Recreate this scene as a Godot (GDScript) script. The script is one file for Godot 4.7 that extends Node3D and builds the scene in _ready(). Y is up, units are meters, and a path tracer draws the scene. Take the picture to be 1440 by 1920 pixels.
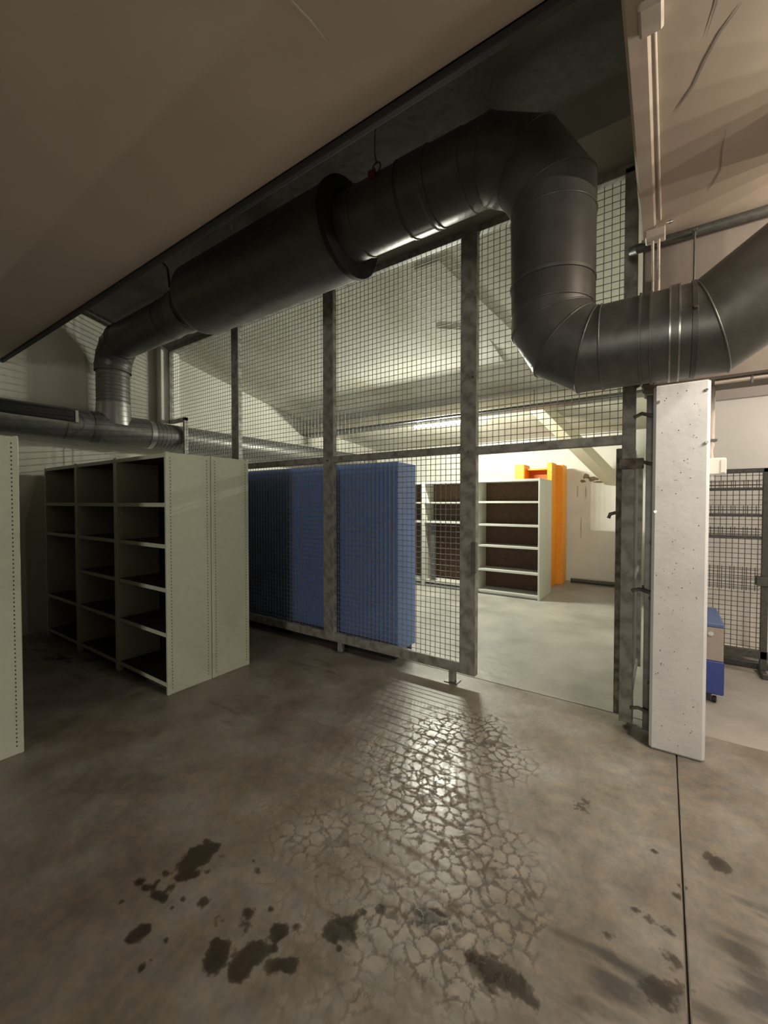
extends Node3D

var S: SurfaceTool                 # the shape being collected
var org := Vector3.ZERO            # base of the thing being built: shapes are given in room coordinates and stored relative to it
var used := {}
var rng := RandomNumberGenerator.new()

# ---------------------------------------------------------------- naming and scene tree
func numbered(n: String) -> String:
	if not used.has(n):
		used[n] = 0
		return n
	used[n] += 1
	return "%s_%03d" % [n, used[n]]

func meta(o: Node, label := "", category := "", group := "", kind := "") -> void:
	if label: o.set_meta("label", label)
	if category: o.set_meta("category", category)
	if group: o.set_meta("group", group)
	if kind: o.set_meta("kind", kind)

func thing(called: String, base: Vector3, label: String, category: String, group := "") -> Node3D:
	var o := Node3D.new()
	o.name = numbered(called)
	add_child(o)
	o.position = base
	org = base
	meta(o, label, category, group)
	return o

func begin() -> void:
	S = SurfaceTool.new()
	S.begin(Mesh.PRIMITIVE_TRIANGLES)

func part(called: String, m: Material, parent: Node, label := "", kind := "") -> MeshInstance3D:
	var o := MeshInstance3D.new()
	o.mesh = S.commit()
	o.mesh.surface_set_material(0, m)
	o.name = called
	parent.add_child(o, true)
	meta(o, label, "", "", kind)
	return o

func struct(called: String, m: Material, label: String, category: String) -> MeshInstance3D:
	var o := part(numbered(called), m, self)
	meta(o, label, category, "", "structure")
	org = Vector3.ZERO
	return o

func copy(src: Node3D, at: Vector3, turn: float, label: String) -> Node3D:
	var o: Node3D = src.duplicate()
	o.name = numbered(String(src.name).rstrip("_0123456789"))
	add_child(o)
	o.position = at
	o.rotation.y = turn
	o.set_meta("label", label)
	return o

# ---------------------------------------------------------------- shapes
func v(p: Vector3, n: Vector3, uv := Vector2.ZERO) -> void:
	S.set_normal(n)
	S.set_uv(uv)
	S.add_vertex(p - org)

func tri(a: Vector3, b: Vector3, c: Vector3, n: Vector3) -> void:
	var g := (b - a).cross(c - a)
	if g.length_squared() < 1e-14: return
	var fn := g.normalized()
	if fn.dot(n) < 0: fn = -fn
	var ax := 0
	if absf(fn.y) > absf(fn.x) and absf(fn.y) > absf(fn.z): ax = 1
	elif absf(fn.z) > absf(fn.x): ax = 2
	var l := [a, b, c] if g.dot(n) < 0 else [a, c, b]
	for p in l:
		var uv := Vector2(p.x, p.z)
		if ax == 0: uv = Vector2(p.z, p.y)
		elif ax == 2: uv = Vector2(p.x, p.y)
		v(p, fn, uv)

func quad(a: Vector3, b: Vector3, c: Vector3, d: Vector3, n: Vector3) -> void:
	tri(a, b, c, n)
	tri(a, c, d, n)

# box between two corners with chamfered edges
func box(lo: Vector3, hi: Vector3, bev := 0.0, xf := Transform3D.IDENTITY) -> void:
	var c := (lo + hi) * 0.5
	var h := (hi - lo).abs() * 0.5
	var b := minf(bev, minf(h.x, minf(h.y, h.z)) * 0.9)
	var H := [h.x, h.y, h.z]
	var P := func(sx: float, sy: float, sz: float, face: int) -> Vector3:
		var q := Vector3(sx * (h.x - (0.0 if face == 0 else b)), sy * (h.y - (0.0 if face == 1 else b)), sz * (h.z - (0.0 if face == 2 else b)))
		return xf * (c + q)
	var B := xf.basis
	for f in 3:
		for s in [-1.0, 1.0]:
			var n := Vector3.ZERO
			n[f] = s
			var u := (f + 1) % 3
			var w := (f + 2) % 3
			var cs := []
			for k in [[-1, -1], [1, -1], [1, 1], [-1, 1]]:
				var g := Vector3.ZERO
				g[f] = s
				g[u] = k[0]
				g[w] = k[1]
				cs.append(P.call(g.x, g.y, g.z, f))
			quad(cs[0], cs[1], cs[2], cs[3], B * n)
	if b <= 0.0: return
	for f in 3:                                   # edges parallel to axis f
		var u := (f + 1) % 3
		var w := (f + 2) % 3
		for su in [-1.0, 1.0]:
			for sw in [-1.0, 1.0]:
				var n := Vector3.ZERO
				n[u] = su
				n[w] = sw
				var g0 := n
				g0[f] = -1.0
				var g1 := n
				g1[f] = 1.0
				quad(P.call(g0.x, g0.y, g0.z, u), P.call(g1.x, g1.y, g1.z, u), P.call(g1.x, g1.y, g1.z, w), P.call(g0.x, g0.y, g0.z, w), B * n.normalized())
	for sx in [-1.0, 1.0]:
		for sy in [-1.0, 1.0]:
			for sz in [-1.0, 1.0]:
				tri(P.call(sx, sy, sz, 0), P.call(sx, sy, sz, 1), P.call(sx, sy, sz, 2), B * Vector3(sx, sy, sz).normalized())

func frame(d: Vector3) -> Array:
	var up := Vector3.UP if absf(d.y) < 0.9 else Vector3.RIGHT
	var a := d.cross(up).normalized()
	return [a, a.cross(d).normalized()]

# tube through points with mitred joints; radii per point; smooth around, creased at joints
func tube(pts: Array, radii: Array, n := 12, caps := true, soft := false) -> void:
	var rings := tube_rings(pts, radii, n)
	var m: int = pts.size()
	var run := 0.0
	for i in m - 1:
		var d: Vector3 = (pts[i + 1] - pts[i])
		var L := d.length()
		d = d.normalized()
		for k in n:
			var k2 := (k + 1) % n
			var q := [rings[i][k], rings[i + 1][k], rings[i + 1][k2], rings[i][k2]]
			var nn := []
			var slope: float = (radii[i] - radii[i + 1]) / maxf(L, 1e-4)
			for j in 4:
				var at: Vector3 = pts[i] if (j == 0 or j == 3) else pts[i + 1]
				var o: Vector3 = q[j] - at
				o = (o - d * o.dot(d)).normalized()
				nn.append((o + d * slope).normalized())
			var ua := float(k) / n
			var ub := float(k + 1) / n
			var uv := [Vector2(ua, run), Vector2(ua, run + L), Vector2(ub, run + L), Vector2(ub, run)]
			var out: Vector3 = (nn[0] + nn[2])
			for t in [[0, 1, 2], [0, 2, 3]]:
				var g: Vector3 = (q[t[1]] - q[t[0]]).cross(q[t[2]] - q[t[0]])
				var ord: Array = t if g.dot(out) < 0 else [t[0], t[2], t[1]]
				for j in ord: v(q[j], nn[j], uv[j])
		run += L
	if caps:
		for e in [0, m - 1]:
			var d: Vector3 = (pts[0] - pts[1]).normalized() if e == 0 else (pts[m - 1] - pts[m - 2]).normalized()
			for k in range(1, n - 1): tri(rings[e][0], rings[e][k], rings[e][k + 1], d)

func tube_rings(pts: Array, radii: Array, n: int) -> Array:
	var rings := []
	var m: int = pts.size()
	var d: Vector3 = (pts[1] - pts[0]).normalized()
	var f := frame(d)
	var a: Vector3 = f[0]
	var b: Vector3 = f[1]
	for i in m:
		var dn: Vector3 = d
		if i > 0 and i < m - 1: dn = (pts[i + 1] - pts[i]).normalized()
		var pn := (d + dn).normalized()
		var r := []
		for k in n:
			var t := TAU * k / n
			var o: Vector3 = (a * cos(t) + b * sin(t)) * float(radii[i])
			o -= d * (o.dot(pn) / maxf(d.dot(pn), 0.2))
			r.append(pts[i] + o)
		rings.append(r)
		if i > 0 and i < m - 1 and d.dot(dn) < 0.99999:
			var q := Quaternion(d, dn)
			a = q * a
			b = q * b
			d = dn
	return rings

# closed thin bead that follows a ring of points
func bead(ring: Array, r: float) -> void:
	var n := ring.size()
	var c := Vector3.ZERO
	for p in ring: c += p
	c /= n
	for i in n:
		var p0: Vector3 = ring[i]
		var p1: Vector3 = ring[(i + 1) % n]
		var o0 := (p0 - c).normalized()
		var o1 := (p1 - c).normalized()
		var t0 := ((ring[(i + 1) % n] - ring[(i - 1 + n) % n]) as Vector3).normalized()
		var t1 := ((ring[(i + 2) % n] - ring[i]) as Vector3).normalized()
		var s0 := t0.cross(o0).normalized()
		var s1 := t1.cross(o1).normalized()
		for j in 6:
			var A := TAU * j / 6.0
			var A2 := TAU * (j + 1) / 6.0
			var n0 := o0 * cos(A) + s0 * sin(A)
			var n1 := o1 * cos(A) + s1 * sin(A)
			var n2 := o1 * cos(A2) + s1 * sin(A2)
			var n3 := o0 * cos(A2) + s0 * sin(A2)
			var q := [p0 + n0 * r, p1 + n1 * r, p1 + n2 * r, p0 + n3 * r]
			var nn := [n0, n1, n2, n3]
			for t in [[0, 1, 2], [0, 2, 3]]:
				var g: Vector3 = (q[t[1]] - q[t[0]]).cross(q[t[2]] - q[t[0]])
				var ord: Array = t if g.dot(n0 + n2) < 0 else [t[0], t[2], t[1]]
				for k in ord: v(q[k], nn[k])

func disc(c: Vector3, n: Vector3, r: float, sides := 8) -> void:
	var f := frame(n)
	for k in sides:
		var a := TAU * k / sides
		var b := TAU * (k + 1) / sides
		tri(c, c + (f[0] * cos(a) + f[1] * sin(a)) * r, c + (f[0] * cos(b) + f[1] * sin(b)) * r, n)

# ---------------------------------------------------------------- materials
func noise(seed_: int, freq: float, oct := 4, type := FastNoiseLite.TYPE_SIMPLEX_SMOOTH) -> FastNoiseLite:
	var f := FastNoiseLite.new()
	f.seed = seed_
	f.noise_type = type
	f.frequency = freq
	f.fractal_octaves = oct
	return f

func noise_tex(seed_: int, freq: float, colors: Array, size := 512, oct := 5, offs := []) -> NoiseTexture2D:
	var t := NoiseTexture2D.new()
	t.width = size
	t.height = size
	t.seamless = true
	t.noise = noise(seed_, freq, oct)
	var g := Gradient.new()
	var cs := PackedColorArray(colors)
	var os := PackedFloat32Array()
	for i in cs.size(): os.append(offs[i] if offs else float(i) / (cs.size() - 1))
	g.offsets = os
	g.colors = cs
	t.color_ramp = g
	return t

func bump_tex(seed_: int, freq: float, strength: float, size := 512, oct := 5) -> NoiseTexture2D:
	var t := NoiseTexture2D.new()
	t.width = size
	t.height = size
	t.seamless = true
	t.as_normal_map = true
	t.bump_strength = strength
	t.noise = noise(seed_, freq, oct)
	return t

func flat(c: Color, rough := 0.6, metal := 0.0) -> StandardMaterial3D:
	var m := StandardMaterial3D.new()
	m.albedo_color = c
	m.roughness = rough
	m.metallic = metal
	return m

# colour that varies over world space
func mottled(seed_: int, freq: float, colors: Array, rough: float, metal := 0.0, scale := 0.5, bump := 0.0, bfreq := 0.05, offs := []) -> StandardMaterial3D:
	var m := StandardMaterial3D.new()
	m.albedo_texture = noise_tex(seed_, freq, colors, 512, 5, offs)
	m.roughness = rough
	m.metallic = metal
	m.uv1_triplanar = true
	m.uv1_world_triplanar = true
	m.uv1_scale = Vector3.ONE * scale
	if bump > 0.0:
		m.normal_enabled = true
		m.normal_texture = bump_tex(seed_ + 7, bfreq, bump)
		m.normal_scale = 1.0
	return m

const FX := -3.6                                   # corner and size of the detailed patch of floor
const FZ := -3.6
const FS := 5.0

func gray(f: FastNoiseLite, n: int) -> PackedByteArray:
	var im := f.get_image(n, n, false, false, false)
	im.convert(Image.FORMAT_L8)
	return im.get_data()

func blobs(n: int, list: Array) -> PackedByteArray:
	var a := PackedFloat32Array()
	a.resize(n * n)
	for q in list:
		var cx: float = (q[0] - FX) / FS * n
		var cy: float = (q[1] - FZ) / FS * n
		var rx: float = q[2] / FS * n
		var ry: float = q[3] / FS * n
		var R := int(maxf(rx, ry) * 2.2) + 1
		for y in range(maxi(0, int(cy) - R), mini(n, int(cy) + R)):
			for x in range(maxi(0, int(cx) - R), mini(n, int(cx) + R)):
				var dx := (x - cx) / rx
				var dy := (y - cy) / ry
				a[y * n + x] += q[4] * exp(-(dx * dx + dy * dy))
	var by := PackedByteArray()
	by.resize(n * n)
	for k in n * n: by[k] = int(clampf(a[k], 0, 1) * 255)
	var im := Image.create_from_data(n, n, false, Image.FORMAT_L8, by)
	im.resize(N, N, Image.INTERPOLATE_CUBIC)
	return im.get_data()

const N := 1792

func floor_material() -> StandardMaterial3D:
	var cell := noise(5, 0.047, 1, FastNoiseLite.TYPE_CELLULAR)
	cell.fractal_type = FastNoiseLite.FRACTAL_NONE
	cell.cellular_return_type = FastNoiseLite.RETURN_DISTANCE2_SUB
	cell.cellular_jitter = 1.0
	cell.domain_warp_enabled = true
	cell.domain_warp_amplitude = 26.0
	cell.domain_warp_frequency = 0.022
	cell.domain_warp_fractal_octaves = 4
	var big := gray(noise(11, 0.006, 5), N)
	var fine := gray(noise(12, 0.09, 4), N)
	var mid := gray(noise(13, 0.03, 4), N)
	var streak := noise(17, 0.022, 3)
	# raw cellular values are kept unnormalised
	var crack_zone := blobs(192, [[-1.25, -2.5, .25, .3, .75], [-1.0, -2.75, .2, .22, .6], [-.78, -2.45, .16, .2, .75], [-1.25, -1.9, .28, .3, .55], [-1.35, -1.4, .28, .2, .6], [-1.0, -1.9, .25, .3, .6], [-.66, -1.75, .18, .22, .9], [-.5, -1.55, .16, .2, .9], [-.58, -1.3, .16, .14, .7], [-1.6, -2.1, .2, .2, .35], [-.85, -1.3, .25, .2, .5], [-.9, -1.0, .3, .15, .35]])
	var stain_list := []
	for q in [[-1.69, -1.05, 0.039, 0.9], [-1.68, -1.09, 0.019, 0.8], [-1.71, -1.02, 0.028, 0.9], [-1.70, -0.97, 0.034, 0.9], [-1.66, -1.01, 0.020, 0.8], [-1.74, -1.02, 0.016, 0.6], [-1.74, -1.09, 0.013, 0.5], [-1.60, -1.08, 0.014, 0.4], [-1.65, -0.94, 0.023, 0.9], [-1.62, -0.96, 0.016, 0.8], [-1.66, -0.91, 0.015, 0.7], [-1.73, -0.89, 0.019, 0.6], [-1.78, -0.81, 0.018, 0.8], [-1.73, -0.81, 0.016, 0.8], [-1.71, -0.83, 0.011, 0.6], [-1.67, -0.82, 0.018, 0.9], [-1.72, -0.85, 0.012, 0.6], [-1.63, -0.83, 0.019, 0.9], [-1.65, -0.87, 0.014, 0.6], [-1.56, -0.87, 0.012, 0.6], [-1.56, -0.83, 0.008, 0.5], [-1.48, -0.91, 0.021, 0.8], [-1.59, -1.00, 0.013, 0.5], [-1.42, -1.12, 0.015, 0.6], [-1.47, -1.14, 0.011, 0.5], [-1.30, -0.98, 0.022, 0.7], [-1.26, -0.94, 0.026, 0.4], [-1.37, -0.91, 0.034, 0.3], [-1.24, -1.04, 0.011, 0.7], [-1.17, -1.11, 0.009, 0.6], [-1.16, -1.00, 0.022, 1.0], [-1.14, -1.01, 0.017, 1.0], [-1.14, -0.98, 0.013, 1.0], [-1.12, -0.95, 0.012, 1.0], [-1.11, -1.05, 0.013, 0.6], [-1.27, -0.83, 0.030, 1.0], [-1.25, -0.80, 0.024, 1.0], [-1.27, -0.85, 0.018, 1.0], [-1.31, -0.85, 0.012, 0.9], [-1.16, -0.92, 0.025, 1.0], [-1.17, -0.89, 0.031, 1.0], [-1.17, -0.85, 0.027, 1.0], [-1.16, -0.83, 0.020, 1.0], [-1.08, -0.91, 0.019, 0.8], [-1.07, -0.93, 0.013, 0.8], [-1.03, -0.95, 0.023, 0.8], [-1.04, -0.94, 0.015, 0.9], [-1.57, -0.71, 0.026, 0.9], [-1.57, -0.68, 0.013, 0.8], [-1.56, -0.73, 0.015, 0.8], [-1.46, -0.75, 0.011, 0.6], [-1.44, -0.66, 0.012, 0.8], [-1.44, -0.69, 0.007, 0.5], [-0.98, -1.14, 0.038, 0.8], [-0.95, -1.18, 0.019, 0.7], [-0.99, -1.10, 0.021, 0.8], [-0.92, -1.14, 0.016, 0.7], [-0.96, -1.09, 0.008, 0.7], [-0.93, -1.08, 0.010, 0.8], [-0.95, -1.12, 0.014, 0.6], [-0.94, -1.23, 0.016, 0.7], [-0.89, -1.28, 0.014, 0.8], [-1.19, -1.24, 0.008, 0.6], [-1.06, -1.44, 0.008, 0.6], [-1.75, -0.73, 0.014, 0.4], [-0.75, -1.35, 0.036, 0.7], [-0.69, -1.37, 0.030, 0.7], [-0.89, -1.28, 0.015, 0.8], [-0.62, -1.38, 0.018, 0.6], [-0.49, -1.31, 0.037, 0.7], [-0.43, -1.32, 0.046, 0.7], [-0.37, -1.33, 0.030, 0.6], [-0.54, -1.32, 0.018, 0.6], [-0.32, -1.30, 0.019, 0.6], [0.01, -1.55, 0.040, 0.8], [-0.01, -1.57, 0.021, 0.6], [0.04, -1.70, 0.029, 0.6], [0.06, -1.61, 0.030, 0.4], [0.06, -1.99, 0.015, 0.8], [0.08, -2.05, 0.015, 0.7], [-0.08, -1.83, 0.015, 0.6], [-0.33, -2.29, 0.038, 0.5], [-0.33, -2.36, 0.033, 0.4], [-0.02, -2.19, 0.016, 0.7], [-0.03, -1.82, 0.021, 0.5], [0.20, -2.29, 0.038, 0.6], [0.22, -2.25, 0.035, 0.5], [-0.53, -2.23, 0.035, 0.3], [-0.15, -1.67, 0.022, 0.5], [0.03, -1.81, 0.019, 0.6]]:
		stain_list.append([q[0], q[1], q[2] * 1.32, q[2] * 1.16, q[3] * 1.25])
	var stains := blobs(768, stain_list)
	var damp := blobs(192, [[-0.25, -1.41, 0.12, 0.04, 0.50], [-0.12, -1.49, 0.10, 0.06, 0.60], [-0.16, -1.60, 0.09, 0.06, 0.50], [-0.05, -1.58, 0.09, 0.07, 0.60], [0.24, -1.87, 0.09, 0.07, 0.60], [0.20, -1.69, 0.10, 0.07, 0.70], [0.29, -1.79, 0.07, 0.08, 0.70], [-0.30, -1.59, 0.08, 0.04, 0.35], [-0.10, -1.96, 0.11, 0.08, 0.30], [0.28, -2.09, 0.10, 0.07, 0.40], [-0.38, -1.26, 0.10, 0.04, 0.40], [-0.18, -1.37, 0.10, 0.04, 0.55], [0.13, -1.58, 0.08, 0.04, 0.50], [-2.71, -2.88, 0.46, 0.35, 0.35], [-2.75, -1.87, 0.37, 0.31, 0.30], [-0.56, -4.06, 0.19, 0.18, 0.40], [.55, -2.0, .3, .2, .5], [.7, -1.6, .3, .2, .5]])
	var col := PackedByteArray()
	col.resize(N * N * 3)
	var hgt := PackedByteArray()
	hgt.resize(N * N)
	var rgh := PackedByteArray()
	rgh.resize(N * N)
	var k := 0
	for y in N:
		for x in N:
			var cz := crack_zone[k] / 255.0
			var cr := 0.0
			if cz > 0.06:
				var c := cell.get_noise_2d(x, y) + 1.0          # 0 on a crack
				var wdt := 0.05 + mid[k] / 255.0 * 0.24
				cr = clampf(1.25 - c / wdt, 0, 1)
				cr *= clampf((cz - 0.10 + (mid[k] / 255.0 - 0.5) * 0.7 + (big[k] / 255.0 - .5) * .5) * 2.0, 0, 1)
			var st := clampf((stains[k] / 255.0 + (fine[k] / 255.0 - 0.5) * 0.9 + (mid[k] / 255.0 - .5) * .5 - 0.34) * 3.4, 0, 1)
			st *= 0.55 + 0.45 * stains[k] / 255.0
			var dm := damp[k] / 255.0
			if dm > .04: dm = clampf((dm + streak.get_noise_2d(x * .3, y * 1.3) * .75 + (mid[k] / 255.0 - .5) * .7 + (fine[k] / 255.0 - .5) * .3 - 0.28) * 1.9, 0, 1) * minf(1.0, dm * 1.6)
			var b := 0.80 + (big[k] / 255.0 - 0.5) * 0.34 + (fine[k] / 255.0 - 0.5) * 0.10 + (mid[k] / 255.0 - 0.5) * 0.14
			b *= (1.0 - 0.24 * cr) * (1.0 + 0.10 * cz * (1.0 - cr))
			b *= 1.0 - 0.58 * st
			b *= 1.0 - 0.42 * dm
			var warm := (mid[k] - big[k]) / 255.0 * 0.05
			col[k * 3] = int(clampf(b * (0.648 + warm) + st * .02, 0, 1) * 255)
			col[k * 3 + 1] = int(clampf(b * 0.614, 0, 1) * 255)
			col[k * 3 + 2] = int(clampf(b * (0.562 - warm) - st * .02, 0, 1) * 255)
			hgt[k] = int(clampf(0.6 - 0.35 * cr + (fine[k] / 255.0 - 0.5) * 0.12 + (big[k] / 255.0 - .5) * .3, 0, 1) * 255)
			rgh[k] = int(clampf(0.42 + 0.4 * cr + 0.1 * dm - .12 * cz * (1.0 - cr) + (mid[k] / 255.0 - 0.5) * 0.22 + (big[k] / 255.0 - .5) * .2, 0.2, 1) * 255)
			k += 1
	var m := StandardMaterial3D.new()
	m.albedo_texture = ImageTexture.create_from_image(Image.create_from_data(N, N, false, Image.FORMAT_RGB8, col))
	var him := Image.create_from_data(N, N, false, Image.FORMAT_L8, hgt)
	him.convert(Image.FORMAT_RGBA8)
	him.bump_map_to_normal_map(1.6)
	m.normal_enabled = true
	m.normal_texture = ImageTexture.create_from_image(him)
	m.normal_scale = 0.6
	m.roughness_texture = ImageTexture.create_from_image(Image.create_from_data(N, N, false, Image.FORMAT_L8, rgh))
	m.roughness = 1.0
	m.uv1_scale = Vector3(1.0 / FS, 1.0 / FS, 1.0)
	m.uv1_offset = Vector3(-FX / FS, -FZ / FS, 0)
	return m

var M := {}

func make_materials() -> void:
	M.floor = floor_material()
	M.floor_back = mottled(31, 0.008, [Color("88857b"), Color("9c9890"), Color("a9a59b")], 0.5, 0, 0.3, 1.0, 0.03)
	M.joint = flat(Color("3f3b35"), 0.95)
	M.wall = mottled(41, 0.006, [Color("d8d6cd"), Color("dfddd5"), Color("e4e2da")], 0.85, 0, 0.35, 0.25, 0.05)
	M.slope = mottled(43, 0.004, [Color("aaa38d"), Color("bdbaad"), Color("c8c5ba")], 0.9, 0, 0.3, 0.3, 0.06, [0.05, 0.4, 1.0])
	M.slope_dark = mottled(47, 0.005, [Color("55534d"), Color("5e5c55"), Color("67655e")], 0.92, 0, 0.3, 0.3, 0.06)  # light falloff on the front slope put into colour; unseen walls share it
	M.slope_mid = mottled(49, 0.005, [Color("78756c"), Color("827f76"), Color("8a877e")], 0.92, 0, 0.3, 0.3, 0.06)  # middle step of the painted light falloff
	M.soffit = mottled(44, 0.004, [Color("b3a596"), Color("b8aa9b"), Color("bdafa0")], 0.85, 0, 0.3, 0.2, 0.03)
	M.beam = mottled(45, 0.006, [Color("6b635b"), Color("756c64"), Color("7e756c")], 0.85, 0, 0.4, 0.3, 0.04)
	M.column = mottled(46, 0.012, [Color("dbdddf"), Color("e4e6e8"), Color("eaebed")], 0.65, 0, 0.5, 0.3, 0.06)
	M.scratch = flat(Color("8d857c"), 0.9)
	M.scrape = flat(Color("dcd8d2"), 0.8)
	M.steel = mottled(51, 0.012, [Color("78766f"), Color("8a8882"), Color("96948d"), Color("a19f98")], 0.5, 0.1, 1.5, 0.2, 0.1, [0.2, 0.42, 0.6, 1.0])
	M.steel_dark = mottled(58, 0.03, [Color("3b3a36"), Color("4a4944"), Color("55534e")], 0.5, 0.15, 1.5, 0.2, 0.1)
	M.rust = mottled(52, 0.03, [Color("4c473e"), Color("6a6257"), Color("85796c")], 0.7, 0.1, 0.7, 0.2, 0.08, [0.3, 0.5, 0.75])
	M.angle = flat(Color("1f1d19"), 0.6)
	M.wire = flat(Color("8a8983"), 0.45, 0.1)
	M.wire_dark = flat(Color("4c4b47"), 0.45, 0.1)
	M.galv = mottled(53, 0.02, [Color("5f5f5b"), Color("6a6a66"), Color("747470")], 0.42, 0.5, 1.2, 0.12, 0.03)
	M.galv_dark = mottled(54, 0.015, [Color("4f4e4b"), Color("595855"), Color("63625e")], 0.42, 0.4, 0.8, 0.15, 0.03)
	M.galv_bright = mottled(55, 0.02, [Color("9a9a97"), Color("a8a8a4"), Color("b4b4b0")], 0.3, 0.8, 1.2, 0.12, 0.03)
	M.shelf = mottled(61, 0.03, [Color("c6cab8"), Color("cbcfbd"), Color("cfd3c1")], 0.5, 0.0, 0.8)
	M.shelf_inner = flat(Color("403e36"), 0.6)  # shade inside the near shelves put into this dark colour
	M.brown_dark = flat(Color("2e2418"), 0.8)  # brown back panels darkened to carry the shade inside the near shelves
	M.hole = flat(Color("2a2823"), 0.9)
	M.brown = mottled(62, 0.02, [Color("4a3420"), Color("553d26"), Color("5e452c")], 0.75, 0, 1.0)
	M.shelf_light = flat(Color("c4c2b6"), 0.45)
	M.blue = mottled(63, 0.02, [Color("6785c2"), Color("6b8ac8"), Color("6f8fcd")], 0.42, 0.0, 0.7)
	M.orange = mottled(64, 0.02, [Color("f0981c"), Color("f5a128"), Color("f7a832")], 0.5, 0, 0.8)
	M.orange_dark = flat(Color("c86a18"), 0.6)
	M.paint = flat(Color("d2cec2"), 0.6)
	M.pipe_beige = flat(Color("c0b5a8"), 0.55)
	M.black = flat(Color("161615"), 0.8)
	M.plastic = flat(Color("dcdad2"), 0.4)
	M.red = flat(Color("74262a"), 0.5)
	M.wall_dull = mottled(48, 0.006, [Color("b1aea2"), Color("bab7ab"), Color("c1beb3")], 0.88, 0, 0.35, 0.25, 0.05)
	M.cart_blue = flat(Color("2e3f86"), 0.4)
	M.cart_top = flat(Color("50638c"), 0.45)
	M.cart_face = flat(Color("9a9088"), 0.5)
	M.chrome = flat(Color("c4c2bc"), 0.3, 0.8)
	M.rubber = flat(Color("1c1c1b"), 0.8)
	M.brace = flat(Color("c9c4ab"), 0.8)
	M.mould = flat(Color("7d715a"), 0.95)
	M.tube = flat(Color("f4f6ee"), 0.4)
	M.tube.emission_enabled = true
	M.tube.emission = Color(0.97, 1.0, 0.9)
	M.tube.emission_energy_multiplier = 4.0
	M.fill_glow = flat(Color("e8ecec"), 0.3)  # glow of the added door behind the camera
	M.fill_glow.emission_enabled = true
	M.fill_glow.emission = Color(.95, .97, 1.0)
	M.fill_glow.emission_energy_multiplier = 0.6
	M.shadow_band = flat(Color("a8a099"), 0.6)  # grey of a shadow across the side room wall
	M.drip = flat(Color("b9b09a"), 0.95)
	M.tube_warm = flat(Color("f6efe4"), 0.4)
	M.tube_warm.emission_enabled = true
	M.tube_warm.emission = Color(1.0, 0.95, 0.88)
	M.tube_warm.emission_energy_multiplier = 3.0

# ---------------------------------------------------------------- builders
func lamp_tube(called: String, a: Vector3, b: Vector3, y_tray: float, tray_w: float, energy: float, color: Color, m: Material, label: String, ceiling := 0.0) -> void:
	var c := (a + b) * 0.5
	var t := thing(called, c, label, "lamp")
	var d := (b - a).normalized()
	begin()
	var across := Vector3(absf(d.z), 0, absf(d.x)) * tray_w
	box(a - d * .03 - across + Vector3(0, y_tray - a.y, 0), b + d * .03 + across + Vector3(0, y_tray + .05 - b.y, 0), .008)
	part("housing", M.paint, t)
	if ceiling > 0.0:
		for f in [0.15, 0.85]:
			var p0 := a.lerp(b, f)
			begin()
			tube([Vector3(p0.x, y_tray + .045, p0.z), Vector3(p0.x, ceiling, p0.z)], [.008, .008], 8)
			part("stem", M.paint, t)
	for e in [a - d * 0.02, b + d * 0.02]:
		begin()
		box(Vector3(e.x - .015, c.y - .02, c.z - .02), Vector3(e.x + .015, y_tray, c.z + .02), .004)
		part("socket", M.plastic, t)
	var segs := 3
	for i in segs:
		var p := a.lerp(b, float(i) / segs)
		var q := a.lerp(b, float(i + 1) / segs)
		begin()
		tube([p, q], [.014, .014], 10, i == 0 or i == segs - 1)
		part("light_tube", m, t)
		for k in [0.25, 0.75]:
			var l := OmniLight3D.new()
			l.name = "tube_light"
			t.add_child(l, true)
			l.position = p.lerp(q, k) - c
			l.light_color = color
			l.light_energy = energy / (segs * 2)
			l.light_size = 0.012
			l.omni_range = 20.0
			l.omni_attenuation = 2.0
			l.shadow_enabled = true

# one bay of steel shelving; front faces +z, left lower front corner at local origin
func shelving(called: String, at: Vector3, w: float, d: float, h: float, levels: Array, sm: Material, im: Material, bm: Material, label: String, group: String, holes := true) -> Node3D:
	var t := thing(called, at, label, "shelving", group)
	org = Vector3.ZERO
	for sx in [0.0, 1.0]:
		var x0: float = sx * (w - .028)
		begin()
		box(Vector3(x0, 0, -d), Vector3(x0 + .028, h, 0), .004)
		# rolled edges front and rear
		for z in [-0.0135, -d + 0.0135]:
			tube([Vector3(x0 + .014, 0, z), Vector3(x0 + .014, h + .004, z)], [.0135, .0135], 8)
		var side := part("side_panel", sm, t)
		if holes:
			begin()
			var fx: float = x0 - .0008 if sx == 0.0 else x0 + .0288
			for z in [-0.036, -d + 0.036]:
				var y := 0.05
				while y < h - .03:
					box(Vector3(fx - .0006, y, z - .0028), Vector3(fx + .0006, y + .0095, z + .0028))
					y += .0265
			part("slot_holes", M.hole, side, "", "stuff")
	for y in levels:
		begin()
		box(Vector3(.030, y - .032, -d + .012), Vector3(w - .030, y, -.012), .005)
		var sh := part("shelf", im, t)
		begin()
		box(Vector3(.030, y - .033, -.0125), Vector3(w - .030, y + .001, -.009), .001)
		part("lip", sm, sh)
	begin()
	box(Vector3(.028, .02, -d + .002), Vector3(w - .028, h - .01, -d + .011), .001)
	part("back_panel", bm, t)
	begin()
	box(Vector3(.030, .005, -.05), Vector3(w - .030, .05, -.04), .002)
	part("plinth", im, t)
	return t

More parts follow.
